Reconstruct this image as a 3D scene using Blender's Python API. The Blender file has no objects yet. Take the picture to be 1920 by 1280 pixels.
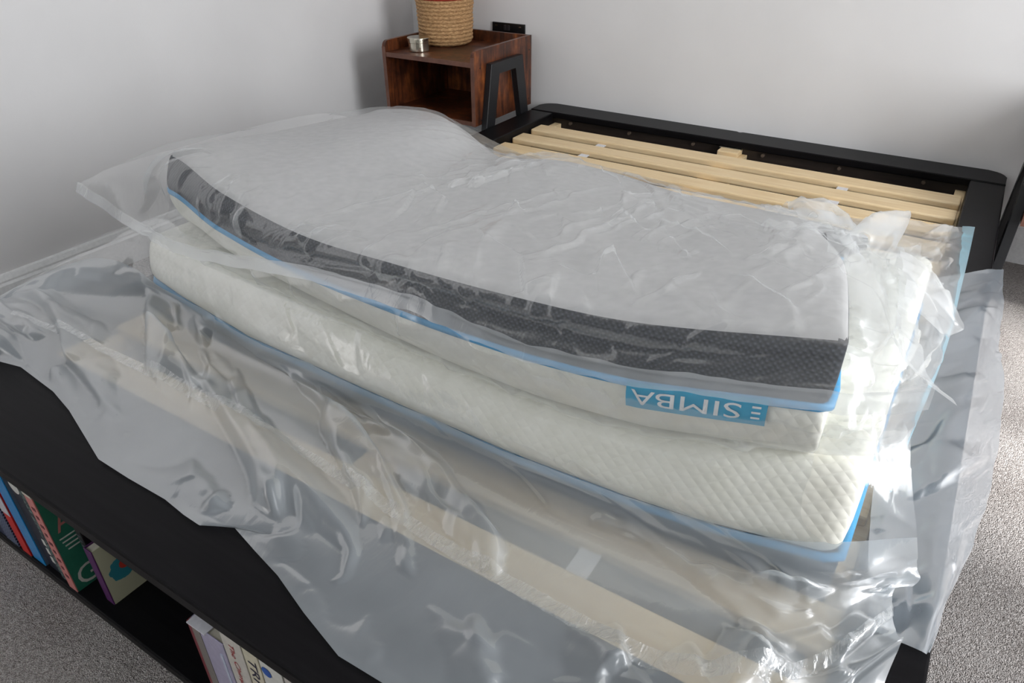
import bpy, bmesh, math, random
import numpy as np
from mathutils import Vector, Matrix

random.seed(7)
SC = bpy.context.scene
COL = SC.collection
R = math.radians

# ------------------------------------------------------------------ camera, light, exposure
cam = bpy.data.objects.new('camera', bpy.data.cameras.new('camera'))
COL.objects.link(cam)
rt = Vector((0.844177, 0.536049, -0.004087)); upv = Vector((-0.284282, 0.454128, 0.844365)); fw = Vector((-0.454477, 0.711631, -0.535753))
M = Matrix((rt, upv, -fw)).transposed().to_4x4()
M.translation = Vector((1.5602, -2.5951, 1.0647))
cam.matrix_world = M
cam.data.sensor_width = 36.0
cam.data.lens = 36.0 * 1348.8 / 1920.0
cam.data.clip_start = 0.02
SC.camera = cam

SC.view_settings.view_transform = 'Standard'
SC.view_settings.look = 'None'
SC.view_settings.gamma = 1.0
SC.view_settings.use_curve_mapping = False
SC.view_settings.exposure = 0.0
SC.cycles.max_bounces = 8
SC.cycles.diffuse_bounces = 4
SC.cycles.transparent_max_bounces = 16

wd = bpy.data.worlds.new('world'); SC.world = wd; wd.use_nodes = True
bgn = wd.node_tree.nodes['Background']
bgn.inputs[0].default_value = (0.80, 0.90, 1.0, 1); bgn.inputs[1].default_value = 1.0

XL, YB, XR, YF, ZC = -0.701, 0.1295, 3.20, -4.3, 2.45    # room
WY0, WY1, WZ0, WZ1 = -2.10, -1.05, 0.40, 2.20             # window opening in the right wall
la = bpy.data.lights.new('window_daylight', 'AREA'); la.shape = 'RECTANGLE'
la.size = WY1 - WY0; la.size_y = WZ1 - WZ0; la.energy = 82; la.color = (0.97, 0.98, 1.0)
lo = bpy.data.objects.new('window_daylight', la); COL.objects.link(lo)
lo.location = (XR + 0.10, (WY0 + WY1) / 2, (WZ0 + WZ1) / 2); lo.rotation_euler = (0, R(90), 0)
# rotate so the rectangle's x spans world y
lo.rotation_euler = Matrix(((0, 0, 1), (1, 0, 0), (0, 1, 0))).to_euler()

FX0, FX1, FZ0, FZ1 = -0.10, 1.50, 0.90, 2.10             # invented window for an added fill light, in the wall behind the camera
lb = bpy.data.lights.new('added_rear_fill', 'AREA'); lb.shape = 'RECTANGLE'  # added fill lamp that lifts the dark front of the scene
lb.size = FX1 - FX0; lb.size_y = FZ1 - FZ0; lb.energy = 7.5; lb.color = (0.95, 0.975, 1.0)
lbo = bpy.data.objects.new('added_rear_fill', lb); COL.objects.link(lbo)
lbo.location = ((FX0 + FX1) / 2, YF - .10, (FZ0 + FZ1) / 2); lbo.rotation_euler = (R(90), 0, 0)

su = bpy.data.lights.new('hazy_sun', 'SUN'); su.energy = 11.5; su.angle = R(9); su.color = (1.0, 0.985, 0.96)
suo = bpy.data.objects.new('hazy_sun', su); COL.objects.link(suo); suo.location = (4, -3, 5)
suo.rotation_euler = Vector((-1.55, .92, -2.1)).to_track_quat('-Z', 'Y').to_euler()

# ------------------------------------------------------------------ helpers
def lin(r, g, b):
    f = lambda c: (c / 255 / 12.92) if c / 255 <= .04045 else ((c / 255 + .055) / 1.055) ** 2.4
    return (f(r), f(g), f(b), 1.0)

class NT:
    def __init__(s, name):
        s.m = bpy.data.materials.new(name); s.m.use_nodes = True
        s.t = s.m.node_tree; s.n = s.t.nodes; s.n.clear()
        s.out = s.n.new('ShaderNodeOutputMaterial')
    def new(s, t, **kw):
        n = s.n.new('ShaderNode' + t)
        for k, v in kw.items():
            if k.startswith('i_'): n.inputs[k[2:].replace('_', ' ')].default_value = v
            elif k.startswith('p'): n.inputs[int(k[1:])].default_value = v
            else: setattr(n, k, v)
        return n
    def link(s, a, b): s.t.links.new(a, b)
    def math(s, op, a, b=None):
        n = s.n.new('ShaderNodeMath'); n.operation = op
        for i, v in enumerate((a, b)):
            if v is None: continue
            if isinstance(v, (int, float)): n.inputs[i].default_value = v
            else: s.link(v, n.inputs[i])
        return n.outputs[0]
    def coord(s, kind='Object'):
        return s.new('TexCoord').outputs[kind]
    def mapping(s, v, scale=(1, 1, 1), rot=(0, 0, 0)):
        m = s.new('Mapping'); m.inputs['Scale'].default_value = scale; m.inputs['Rotation'].default_value = rot
        s.link(v, m.inputs[0]); return m.outputs[0]
    def noise(s, v, scale, detail=3, rough=.5):
        n = s.new('TexNoise', i_Scale=scale, i_Detail=detail, i_Roughness=rough); s.link(v, n.inputs['Vector']); return n.outputs[0]
    def ramp(s, f, stops):
        n = s.new('ValToRGB'); e = n.color_ramp.elements
        while len(e) < len(stops): e.new(.5)
        for el, (p, c) in zip(e, stops): el.position = p; el.color = c
        s.link(f, n.inputs[0]); return n.outputs[0]
    def bump(s, h, strength, dist=.01, normal=None):
        b = s.new('Bump', i_Strength=strength, i_Distance=dist); s.link(h, b.inputs['Height'])
        if normal is not None: s.link(normal, b.inputs['Normal'])
        return b.outputs[0]
    def pbr(s, col=None, rough=.5, spec=.5, metal=0, normal=None):
        p = s.new('BsdfPrincipled'); p.inputs['Roughness'].default_value = rough if not hasattr(rough, 'links') else .5
        if hasattr(rough, 'links'): s.link(rough, p.inputs['Roughness'])
        p.inputs['Specular IOR Level'].default_value = spec; p.inputs['Metallic'].default_value = metal
        if hasattr(col, 'links'): s.link(col, p.inputs['Base Color'])
        elif col is not None: p.inputs['Base Color'].default_value = col
        if normal is not None: s.link(normal, p.inputs['Normal'])
        s.link(p.outputs[0], s.out.inputs[0]); return p

MATS = {}
def plain(name, rgb, rough=.5, metal=0, spec=.5):
    if name not in MATS:
        t = NT(name); v = t.coord()
        n = t.noise(v, 120, 2)
        c = lin(*rgb); d = tuple(x * .88 for x in c[:3]) + (1,)
        t.pbr(t.ramp(n, [(.3, d), (.7, c)]), rough, spec, metal); MATS[name] = t.m
    return MATS[name]

# walls
t = NT('wall_paint'); v = t.coord(); t.pbr(t.ramp(t.noise(v, 3, 3), [(.3, lin(222, 221, 221)), (.7, lin(228, 227, 227))]), .6, .25, 0, t.bump(t.noise(v, 220, 2), .08, .002)); M_WALL = t.m
M_CEIL = plain('ceiling_paint', (238, 238, 236), .8)
M_SKIRT = plain('white_gloss', (226, 226, 226), .35)
# carpet
t = NT('carpet'); v = t.coord()
n1 = t.noise(v, 330, 3, .7); n2 = t.noise(v, 120, 3, .6); n3 = t.noise(v, 5, 2)
vo = t.new('TexVoronoi', i_Scale=480.0); t.link(v, vo.inputs['Vector'])
mx = t.math('ADD', t.math('MULTIPLY', n1, .55), t.math('ADD', t.math('MULTIPLY', n2, .3), t.math('MULTIPLY', n3, .15)))
hgt = t.math('ADD', t.math('MULTIPLY', n1, .8), t.math('SUBTRACT', n2, vo.outputs['Distance']))
t.pbr(t.ramp(mx, [(.40, lin(138, 130, 126)), (.5, lin(192, 185, 181)), (.60, lin(224, 219, 216))]), .95, .1, 0, t.bump(hgt, .85, .010)); M_CARPET = t.m
# black painted wood
t = NT('black_brown_wood'); v = t.coord()
g = t.noise(t.mapping(v, (3, 60, 60)), 2, 3)
t.pbr(t.ramp(g, [(.3, lin(14, 13, 15)), (.75, lin(21, 20, 22))]), .34, .09, 0, t.bump(t.noise(v, 350, 2), .05, .001)); M_BLACK = t.m
t = NT('brown_black_inner_wood'); v = t.coord()
t.pbr(t.ramp(t.noise(t.mapping(v, (4, 4, 40)), 2, 3), [(.3, lin(35, 28, 25)), (.75, lin(54, 44, 38))]), .5, .4); M_INNER = t.m
# pine
t = NT('pale_pine'); v = t.coord()
g = t.noise(t.mapping(v, (2.5, 45, 45)), 2.5, 4, .6)
t.pbr(t.ramp(g, [(.25, lin(219, 188, 142)), (.55, lin(233, 208, 166)), (.8, lin(241, 220, 184))]), .5, .35, 0, t.bump(g, .08, .002)); M_PINE = t.m
# rustic wood
t = NT('rustic_brown_wood'); v = t.coord()
g = t.noise(t.mapping(v, (26, 26, 4)), 2.2, 5, .65); g2 = t.noise(v, 9, 4, .65)
mm = t.math('ADD', t.math('MULTIPLY', g, .5), t.math('MULTIPLY', g2, .5))
t.pbr(t.ramp(mm, [(.34, lin(26, 14, 10)), (.45, lin(64, 33, 20)), (.54, lin(98, 52, 28)), (.66, lin(146, 84, 42))]), .36, .45, 0, t.bump(g, .1, .002)); M_RUST = t.m
t = NT('brown_edge_band'); v = t.coord()
t.pbr(t.ramp(t.noise(t.mapping(v, (8, 8, 8)), 3, 3), [(.3, lin(92, 62, 52)), (.7, lin(118, 82, 68))]), .45, .4); M_EDGE = t.m
M_METALBLK = plain('black_powder_coat', (24, 25, 28), .45)
# mattress fabrics
def diamond(t, v, a):
    s = t.new('SeparateXYZ'); t.link(v, s.inputs[0])
    yz = t.math('ADD', s.outputs[1], s.outputs[2])
    p = t.math('SINE', t.math('MULTIPLY', t.math('ADD', s.outputs[0], yz), a)); q_ = t.math('SINE', t.math('MULTIPLY', t.math('SUBTRACT', s.outputs[0], yz), a))
    return t.math('MULTIPLY', t.math('ABSOLUTE', p), t.math('ABSOLUTE', q_))
t = NT('cream_quilted_knit'); v = t.coord()
d = diamond(t, v, 140)
t.pbr(t.ramp(t.noise(v, 30, 3), [(.3, lin(228, 226, 214)), (.7, lin(238, 236, 226))]), .85, .2, 0, t.bump(d, .22, .004)); M_CREAM = t.m
t = NT('charcoal_mesh_border'); v = t.coord(); s = t.new('SeparateXYZ'); t.link(v, s.inputs[0])
rib = t.math('SINE', t.math('MULTIPLY', s.outputs[0], 700)); row = t.math('SINE', t.math('MULTIPLY', s.outputs[2], 900))
mesh_ = t.math('MULTIPLY', rib, row)
t.pbr(t.ramp(mesh_, [(.25, lin(34, 37, 44)), (.8, lin(62, 66, 75))]), .8, .3, 0, t.bump(mesh_, .5, .002)); M_DARK = t.m
t = NT('grey_base_cloth'); v = t.coord()
t.pbr(t.ramp(t.noise(v, 60, 3), [(.3, lin(174, 173, 173)), (.7, lin(186, 185, 185))]), .85, .2); M_BASE = t.m
M_BLUE = plain('blue_piping', (30, 150, 205), .5)
M_LABEL = plain('blue_label', (28, 166, 208), .45)
M_LETTER = plain('white_print', (238, 240, 240), .5)

def film_material(name, haze, tint=(.93, .955, .965), rough=.2, crinkle=.15, scale=1.0, rot=(0, 0, 0), gloss=.75, cap=.30):
    t = NT(name); v = t.mapping(t.coord(), (1, 1, 1), rot)
    # fine creases: edges of stretched Voronoi cells plus soft ripples
    w = t.new('VectorMath', operation='ADD')
    nz = t.new('TexNoise', i_Scale=9.0, i_Detail=2.0); t.link(v, nz.inputs['Vector'])
    sc = t.new('VectorMath', operation='SCALE'); sc.inputs['Scale'].default_value = .06; t.link(nz.outputs[1], sc.inputs[0])
    t.link(v, w.inputs[0]); t.link(sc.outputs[0], w.inputs[1])
    m1 = t.mapping(w.outputs[0], (20 * scale, 7 * scale, 14 * scale))
    vo = t.new('TexVoronoi', feature='DISTANCE_TO_EDGE', i_Scale=1.0); t.link(m1, vo.inputs['Vector'])
    cre = t.math('MINIMUM', vo.outputs['Distance'], .10)
    rip = t.noise(t.mapping(w.outputs[0], (26 * scale, 9 * scale, 18 * scale)), 1.6, 3, .55)
    h = t.math('ADD', t.math('MULTIPLY', cre, -3.0), t.math('MULTIPLY', rip, 1.3))
    nrm = t.bump(h, crinkle, .006)
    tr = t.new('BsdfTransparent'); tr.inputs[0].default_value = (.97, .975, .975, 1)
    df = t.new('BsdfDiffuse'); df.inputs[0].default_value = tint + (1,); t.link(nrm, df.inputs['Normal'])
    tl = t.new('BsdfTranslucent'); tl.inputs[0].default_value = tint + (1,); t.link(nrm, tl.inputs['Normal'])
    m_ = t.new('MixShader', p0=.45); t.link(df.outputs[0], m_.inputs[1]); t.link(tl.outputs[0], m_.inputs[2])
    hz = t.math('MULTIPLY', haze, t.math('ADD', .7, t.math('MULTIPLY', t.noise(v, 6, 3), .6)))
    a = t.new('MixShader'); t.link(hz, a.inputs[0]); t.link(tr.outputs[0], a.inputs[1]); t.link(m_.outputs[0], a.inputs[2])
    g1 = t.new('BsdfGlossy'); g1.inputs['Roughness'].default_value = rough * .65; g1.inputs[0].default_value = (1, 1, 1, 1); t.link(nrm, g1.inputs['Normal'])
    g2 = t.new('BsdfGlossy'); g2.inputs['Roughness'].default_value = .42; g2.inputs[0].default_value = (1, 1, 1, 1); t.link(nrm, g2.inputs['Normal'])
    gl = t.new('MixShader', p0=.6); t.link(g1.outputs[0], gl.inputs[1]); t.link(g2.outputs[0], gl.inputs[2])
    fr = t.new('Fresnel', i_IOR=1.45); t.link(nrm, fr.inputs['Normal'])
    f2 = t.math('MINIMUM', t.math('MULTIPLY', fr.outputs[0], gloss), cap)
    b = t.new('MixShader'); t.link(f2, b.inputs[0]); t.link(a.outputs[0], b.inputs[1]); t.link(gl.outputs[0], b.inputs[2])
    t.link(b.outputs[0], t.out.inputs[0]); return t.m
M_FILM_TOP = film_material('clear_film_vacuum', .09, rough=.17, crinkle=.18, gloss=.55, cap=.2)
M_FILM = film_material('clear_film_loose', .22, rough=.26, crinkle=.08, scale=.8, gloss=.6)
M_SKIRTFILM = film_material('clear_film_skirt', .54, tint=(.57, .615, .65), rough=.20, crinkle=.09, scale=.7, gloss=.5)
M_BAND = film_material('clear_film_gathered_weld', .10, rough=.3, crinkle=.5, scale=4.0, gloss=.5)
M_CLING = film_material('clear_film_clinging', .07, rough=.2, crinkle=.10, gloss=.6)
M_WELD = film_material('welded_film_strip', .32, rough=.22, crinkle=.12, scale=2.5, gloss=.7)
M_SHEET = film_material('clear_film_flat_sheet', .30, tint=(.52, .63, .74), rough=.28, crinkle=.06, scale=.5, gloss=.6)

def tag(o, label=None, cat=None, group=None, kind=None):
    for k, v_ in (('label', label), ('category', cat), ('group', group), ('kind', kind)):
        if v_: o[k] = v_
    return o
def mesh_obj(name, verts, faces, mat, parent=None, smooth=False):
    me = bpy.data.meshes.new(name)
    if isinstance(verts, np.ndarray): verts = verts.tolist()
    if isinstance(faces, np.ndarray): faces = faces.tolist()
    me.from_pydata(verts, [], faces); me.update()
    if smooth: me.polygons.foreach_set('use_smooth', [True] * len(me.polygons))
    me.materials.append(mat)
    o = bpy.data.objects.new(name, me); COL.objects.link(o)
    if parent: o.parent = parent; o.matrix_parent_inverse = parent.matrix_basis.inverted()
    return o
def bm_obj(name, bm, mat, parent=None, smooth=False):
    bmesh.ops.recalc_face_normals(bm, faces=bm.faces)
    me = bpy.data.meshes.new(name); bm.to_mesh(me); bm.free(); me.materials.append(mat)
    if smooth: me.polygons.foreach_set('use_smooth', [True] * len(me.polygons))
    o = bpy.data.objects.new(name, me); COL.objects.link(o)
    if parent: o.parent = parent; o.matrix_parent_inverse = parent.matrix_basis.inverted()
    return o
def empty(name, loc, label=None, cat=None, group=None):
    e = bpy.data.objects.new(name, None); COL.objects.link(e); e.location = loc; e.empty_display_size = .05
    tag(e, label, cat, group); return e
def add_box(bm, lo_, hi, bev=0, seg=2):
    g = bmesh.ops.create_cube(bm, size=1)
    vs = g['verts']
    for v_ in vs:
        v_.co = Vector([lo_[i] + (v_.co[i] + .5) * (hi[i] - lo_[i]) for i in range(3)])
    if bev:
        es = list({e for v_ in vs for e in v_.link_edges})
        bmesh.ops.bevel(bm, geom=es, offset=bev, segments=seg, affect='EDGES', profile=.5)
def box(name, lo_, hi, mat, parent=None, bev=.002):
    bm = bmesh.new(); add_box(bm, lo_, hi, bev); return bm_obj(name, bm, mat, parent)
def prism(name, poly, axis, a, b, mat, parent=None, bev=.0015):
    """polygon in the two other axes, extruded along axis from a to b"""
    bm = bmesh.new(); ax = [i for i in range(3) if i != axis]
    def mk(p, w):
        c = [0, 0, 0]; c[ax[0]] = p[0]; c[ax[1]] = p[1]; c[axis] = w; return bm.verts.new(c)
    v0 = [mk(p, a) for p in poly]; v1 = [mk(p, b) for p in poly]; n = len(poly)
    bm.faces.new(v0); bm.faces.new(v1[::-1])
    for i in range(n): bm.faces.new((v0[i], v1[i], v1[(i + 1) % n], v0[(i + 1) % n]))
    if bev: bmesh.ops.bevel(bm, geom=list(bm.edges), offset=bev, segments=1, affect='EDGES')
    return bm_obj(name, bm, mat, parent)
def lathe(prof, n=48, c=(0, 0)):
    vs, fs = [], []
    for r, z in prof:
        for i in range(n):
            a = 2 * math.pi * i / n; vs.append((c[0] + r * math.cos(a), c[1] + r * math.sin(a), z))
    for j in range(len(prof) - 1):
        for i in range(n):
            fs.append((j * n + i, j * n + (i + 1) % n, (j + 1) * n + (i + 1) % n, (j + 1) * n + i))
    return vs, fs
FONT_CACHE = {}
def text_mesh(s, size=1.0, shear=0.0, space=1.0):
    cu = bpy.data.curves.new('t', 'FONT'); cu.body = s; cu.size = size; cu.align_x = 'LEFT'; cu.shear = shear; cu.space_character = space; cu.resolution_u = 3
    o = bpy.data.objects.new('t', cu); COL.objects.link(o)
    dg = bpy.context.evaluated_depsgraph_get(); me = o.evaluated_get(dg).to_mesh()
    vs = np.array([v_.co[:] for v_ in me.vertices]); fs = [tuple(p.vertices) for p in me.polygons]
    o.evaluated_get(dg).to_mesh_clear(); bpy.data.objects.remove(o); bpy.data.curves.remove(cu)
    return vs, fs
def text_on(name, s, origin, xdir, ydir, length, height, mat, parent, shear=0.0):
    """flat print: text filling length x height from origin along xdir / ydir"""
    vs, fs = text_mesh(s, 1.0, shear); mn = vs.min(0); ext = vs.max(0) - mn
    u = (vs[:, 0] - mn[0]) / ext[0] * length; w = (vs[:, 1] - mn[1]) / ext[1] * height
    P = np.array(origin)[None] + u[:, None] * np.array(xdir)[None] + w[:, None] * np.array(ydir)[None]
    return mesh_obj(name, P, fs, mat, parent)

# ------------------------------------------------------------------ room
def slab(name, lo_, hi, mat): return tag(box(name, lo_, hi, mat, bev=0), kind='structure')
slab('floor', (XL - .2, YF - .2, -.1), (XR + .2, YB + .2, 0), M_CARPET)
slab('ceiling', (XL - .2, YF - .2, ZC), (XR + .2, YB + .2, ZC + .1), M_CEIL)
slab('wall_left', (XL - .15, YF, 0), (XL, YB, ZC), M_WALL)
slab('wall_back', (XL - .15, YB, 0), (XR + .15, YB + .15, ZC), M_WALL)
bm = bmesh.new()
for lo_, hi in (((XL - .15, YF - .15, 0), (FX0, YF, ZC)), ((FX1, YF - .15, 0), (XR + .15, YF, ZC)), ((FX0, YF - .15, 0), (FX1, YF, FZ0)), ((FX0, YF - .15, FZ1), (FX1, YF, ZC))): add_box(bm, lo_, hi)
tag(bm_obj('wall_front', bm, M_WALL), kind='structure')
bm = bmesh.new()
for lo_, hi in (((FX0, YF - .07, FZ0), (FX0 + .05, YF - .02, FZ1)), ((FX1 - .05, YF - .07, FZ0), (FX1, YF - .02, FZ1)), ((FX0, YF - .07, FZ0), (FX1, YF - .02, FZ0 + .05)), ((FX0, YF - .07, FZ1 - .05), (FX1, YF - .02, FZ1))): add_box(bm, lo_, hi, .004)
tag(bm_obj('added_fill_window', bm, M_SKIRT), kind='structure')  # made-up window frame round the added fill lamp
bm = bmesh.new()
add_box(bm, (XR, YF, 0), (XR + .15, WY0, ZC)); add_box(bm, (XR, WY1, 0), (XR + .15, YB, ZC))
add_box(bm, (XR, WY0, 0), (XR + .15, WY1, WZ0)); add_box(bm, (XR, WY0, WZ1), (XR + .15, WY1, ZC))
tag(bm_obj('wall_right', bm, M_WALL), kind='structure')
bm = bmesh.new(); ym = (WY0 + WY1) / 2
for lo_, hi in (((XR + .02, WY0, WZ0), (XR + .07, WY0 + .05, WZ1)), ((XR + .02, WY1 - .05, WZ0), (XR + .07, WY1, WZ1)),
                ((XR + .02, ym - .035, WZ0), (XR + .07, ym + .035, WZ1)), ((XR + .02, WY0, WZ0), (XR + .07, WY1, WZ0 + .05)), ((XR + .02, WY0, WZ1 - .05), (XR + .07, WY1, WZ1))):
    add_box(bm, lo_, hi, .004)
tag(bm_obj('window_1', bm, M_SKIRT), kind='structure')
def skirting(name, a, b, axis, off):
    prof = [(0, 0), (.018, 0), (.018, .085), (.014, .092), (.014, .098), (.008, .112), (0, .115)]
    if axis == 0:  # along x on the back wall
        return tag(prism(name, [(off - p[0], p[1]) for p in prof], 0, a, b, M_SKIRT, bev=0), kind='structure')
    return tag(prism(name, [(off + p[0], p[1]) for p in prof], 1, a, b, M_SKIRT, bev=0), kind='structure')
skirting('baseboard_back', XL, XR, 0, YB); skirting('baseboard_left', YF, YB, 1, XL)

# ------------------------------------------------------------------ bed frame with bookcase foot
H = .281; W = 1.70; RL, RR = .1056, .0963; FY0, FY1 = -2.309, -2.07
bed = empty('bed_frame', (W / 2, -1.1, 0), 'low black-brown wooden bed frame with pine slats and an open bookcase foot', 'bed frame')
rad = .055; hy1 = .1265
poly = [(0.0, 0.0), (W, 0.0)]
poly += [(W - rad + rad * math.cos(a), hy1 - rad + rad * math.sin(a)) for a in [R(15 * i) for i in range(7)]]
poly += [(.846, hy1), (.843, hy1 - .012), (.831, hy1 - .012), (.828, hy1)]
poly += [(rad + rad * math.cos(a), hy1 - rad + rad * math.sin(a)) for a in [R(90 + 15 * i) for i in range(7)]]
prism('head_rail', poly, 2, H - .022, H + .003, M_BLACK, bed, .003)
box('head_board', (.02, .022, .0), (W - .02, .045, H - .022), M_INNER, bed)
for x0, x1 in ((0, RL), (W - RR, W)):
    box('side_rail', (x0, FY1, 0.0), (x1, -.0005, H), M_BLACK, bed, .004)
# foot bookcase
box('bookcase_top', (0, FY0, H - .026), (W, FY1 - .0005, H), M_BLACK, bed, .004)
box('bookcase_base', (0, FY0, 0.0), (W, FY1, .022), M_BLACK, bed, .003)
box('bookcase_back', (0.02, FY1 - .018, .022), (W - .02, FY1, H - .026), M_BLACK, bed, 0)
for x in (0, W - .022): box('bookcase_side', (x, FY0 + .004, .022), (x + .022, FY1 - .018, H - .026), M_BLACK, bed, .001)
# inside
box('ledger', (RL, FY1, .205), (RL + .03, .02, .238), M_PINE, bed); box('ledger', (W - RR - .03, FY1, .205), (W - RR, .02, .238), M_PINE, bed)
box('centre_beam', (.835, FY1, .18), (.905, .018, .237), M_PINE, bed)
box('beam_block', (.812, -.045, .237), (.885, .018, .256), M_PINE, bed, .002)
bm = bmesh.new(); add_box(bm, (.806, -.004, .254), (.885, .0215, .2585), .0008); add_box(bm, (.806, .016, .235), (.885, .0215, .262), .0008)
bm_obj('metal_bracket', bm, plain('brushed_steel', (190, 186, 170), .35, 1), bed)
slat_me = None
for k in range(15):
    yb = -.101 - .1345 * k
    if slat_me is None:
        o = box('slat', (-.744, -.04, -.011), (.744, .04, .011), M_PINE, bed, .005); slat_me = o.data
        o.matrix_parent_inverse.identity()
    else:
        o = bpy.data.objects.new('slat', slat_me); COL.objects.link(o); o.parent = bed
    o.location = Vector((.8545 + random.uniform(-.003, .003), yb - .04, .249)) - bed.location
for x in (.42, 1.27):
    for k in range(14):
        yb = -.101 - .1345 * k - .08
        box('slat_ribbon', (x - .016, yb - .0565, .246), (x + .016, yb + .002, .249), plain('white_webbing', (226, 226, 230), .7), bed, 0)
for i in range(6):
    x = .18 + i * .26
    bm = bmesh.new(); vs_, fs_ = lathe([(.0001, 0), (.006, 0), (.006, .012), (.0001, .012)], 10)
    o = mesh_obj('peg', [(x + p[0], .022 - p[2], .245 + p[1]) for p in vs_], fs_, plain('peg_wood', (96, 82, 70), .6), bed); bm.free()

# ------------------------------------------------------------------ control lattices of the folded mattress and of the film (metres)
A = [
 [(0.080,-0.620,0.290),(0.120,-0.600,0.290),(0.300,-0.580,0.290),(0.520,-0.560,0.280),(0.750,-0.520,0.280),(1.000,-0.550,0.280),(1.250,-0.560,0.280),(1.480,-0.600,0.300),(1.580,-0.620,0.280)],
 [(0.050,-0.950,0.440),(0.100,-0.950,0.500),(0.280,-0.930,0.500),(0.500,-0.950,0.420),(0.750,-0.920,0.440),(1.000,-0.950,0.430),(1.250,-0.950,0.430),(1.440,-1.000,0.440),(1.580,-0.950,0.400)],
 [(0.060,-1.207,0.542),(0.130,-1.157,0.544),(0.431,-1.203,0.585),(0.607,-1.227,0.535),(0.784,-1.222,0.545),(0.996,-1.259,0.545),(1.175,-1.285,0.550),(1.383,-1.300,0.560),(1.513,-1.087,0.450)],
 [(0.000,-1.476,0.542),(0.120,-1.423,0.566),(0.415,-1.560,0.595),(0.654,-1.561,0.575),(0.849,-1.587,0.575),(1.048,-1.592,0.585),(1.219,-1.600,0.600),(1.467,-1.586,0.630),(1.536,-1.389,0.520)],
 [(-0.060,-1.721,0.526),(0.130,-1.718,0.594),(0.403,-1.800,0.590),(0.653,-1.840,0.578),(0.881,-1.860,0.591),(1.094,-1.865,0.601),(1.279,-1.860,0.615),(1.515,-1.840,0.656),(1.562,-1.800,0.638)],
 [(-0.090,-1.774,0.508),(0.060,-1.766,0.482),(0.378,-1.830,0.521),(0.627,-1.860,0.539),(0.911,-1.885,0.576),(1.103,-1.885,0.567),(1.294,-1.885,0.581),(1.527,-1.880,0.636),(1.588,-1.870,0.642)],
 [(-0.100,-1.808,0.501),(0.050,-1.782,0.439),(0.288,-1.830,0.454),(0.646,-1.870,0.522),(0.936,-1.900,0.558),(1.123,-1.910,0.549),(1.299,-1.910,0.567),(1.517,-1.910,0.616),(1.603,-1.910,0.652)],
]
B = [
 [(0.050,-1.783,0.437),(0.287,-1.830,0.452),(0.646,-1.870,0.519),(0.931,-1.895,0.551),(1.116,-1.900,0.537),(1.296,-1.900,0.557),(1.517,-1.900,0.606),(1.602,-1.880,0.623)],
 [(0.060,-1.782,0.431),(0.329,-1.830,0.453),(0.676,-1.880,0.495),(0.971,-1.905,0.514),(1.140,-1.910,0.507),(1.307,-1.910,0.521),(1.535,-1.900,0.574),(1.599,-1.860,0.578)],
 [(0.060,-1.781,0.418),(0.358,-1.820,0.432),(0.683,-1.860,0.446),(0.987,-1.880,0.443),(1.142,-1.885,0.444),(1.306,-1.885,0.456),(1.541,-1.870,0.521),(1.594,-1.840,0.536)],
 [(0.080,-1.700,0.450),(0.460,-1.760,0.455),(0.700,-1.780,0.442),(0.980,-1.800,0.423),(1.130,-1.800,0.420),(1.300,-1.800,0.435),(1.550,-1.780,0.500),(1.600,-1.750,0.500)],
]
C = [
 [(-0.130,-2.088,0.330),(0.050,-1.782,0.409),(0.151,-1.800,0.414),(0.374,-1.800,0.409),(0.637,-1.810,0.402),(0.950,-1.820,0.390),(1.104,-1.820,0.386),(1.283,-1.820,0.400),(1.429,-1.810,0.429),(1.551,-1.780,0.459)],
 [(-0.130,-2.085,0.309),(0.020,-1.851,0.384),(0.211,-1.845,0.405),(0.471,-1.875,0.423),(0.697,-1.880,0.417),(0.988,-1.885,0.402),(1.143,-1.885,0.394),(1.312,-1.885,0.398),(1.477,-1.880,0.430),(1.592,-1.830,0.440)],
 [(-0.130,-2.082,0.300),(0.000,-1.942,0.365),(0.203,-1.860,0.336),(0.449,-1.890,0.345),(0.676,-1.895,0.366),(0.996,-1.900,0.349),(1.233,-1.900,0.334),(1.399,-1.900,0.349),(1.567,-1.890,0.375),(1.619,-1.860,0.437)],
 [(-0.130,-2.104,0.296),(-0.028,-1.997,0.330),(0.233,-1.916,0.305),(0.457,-1.909,0.300),(0.701,-1.920,0.300),(1.029,-1.936,0.295),(1.246,-1.937,0.295),(1.407,-1.920,0.295),(1.561,-1.892,0.315),(1.638,-1.768,0.310)],
 [(-0.130,-2.117,0.292),(0.002,-2.046,0.330),(0.280,-1.993,0.310),(0.514,-1.979,0.300),(0.777,-1.995,0.300),(1.080,-2.017,0.300),(1.268,-2.023,0.300),(1.424,-2.003,0.300),(1.558,-1.949,0.305),(1.644,-1.816,0.300)],
 [(-0.130,-2.130,0.290),(0.029,-2.083,0.325),(0.281,-2.051,0.305),(0.572,-2.048,0.295),(0.839,-2.056,0.295),(1.094,-2.085,0.295),(1.272,-2.098,0.300),(1.435,-2.097,0.300),(1.567,-2.029,0.300),(1.650,-1.873,0.295)],
 [(-0.130,-2.135,0.288),(0.049,-2.114,0.310),(0.284,-2.110,0.292),(0.635,-2.146,0.300),(0.907,-2.162,0.300),(1.100,-2.181,0.292),(1.257,-2.193,0.300),(1.424,-2.173,0.295),(1.565,-2.080,0.290),(1.655,-1.926,0.290)],
 [(-0.130,-2.141,0.286),(0.087,-2.146,0.288),(0.278,-2.144,0.286),(0.569,-2.214,0.286),(0.820,-2.201,0.286),(1.055,-2.241,0.286),(1.221,-2.267,0.286),(1.404,-2.232,0.286),(1.562,-2.126,0.286),(1.657,-1.977,0.286)],
]
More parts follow.
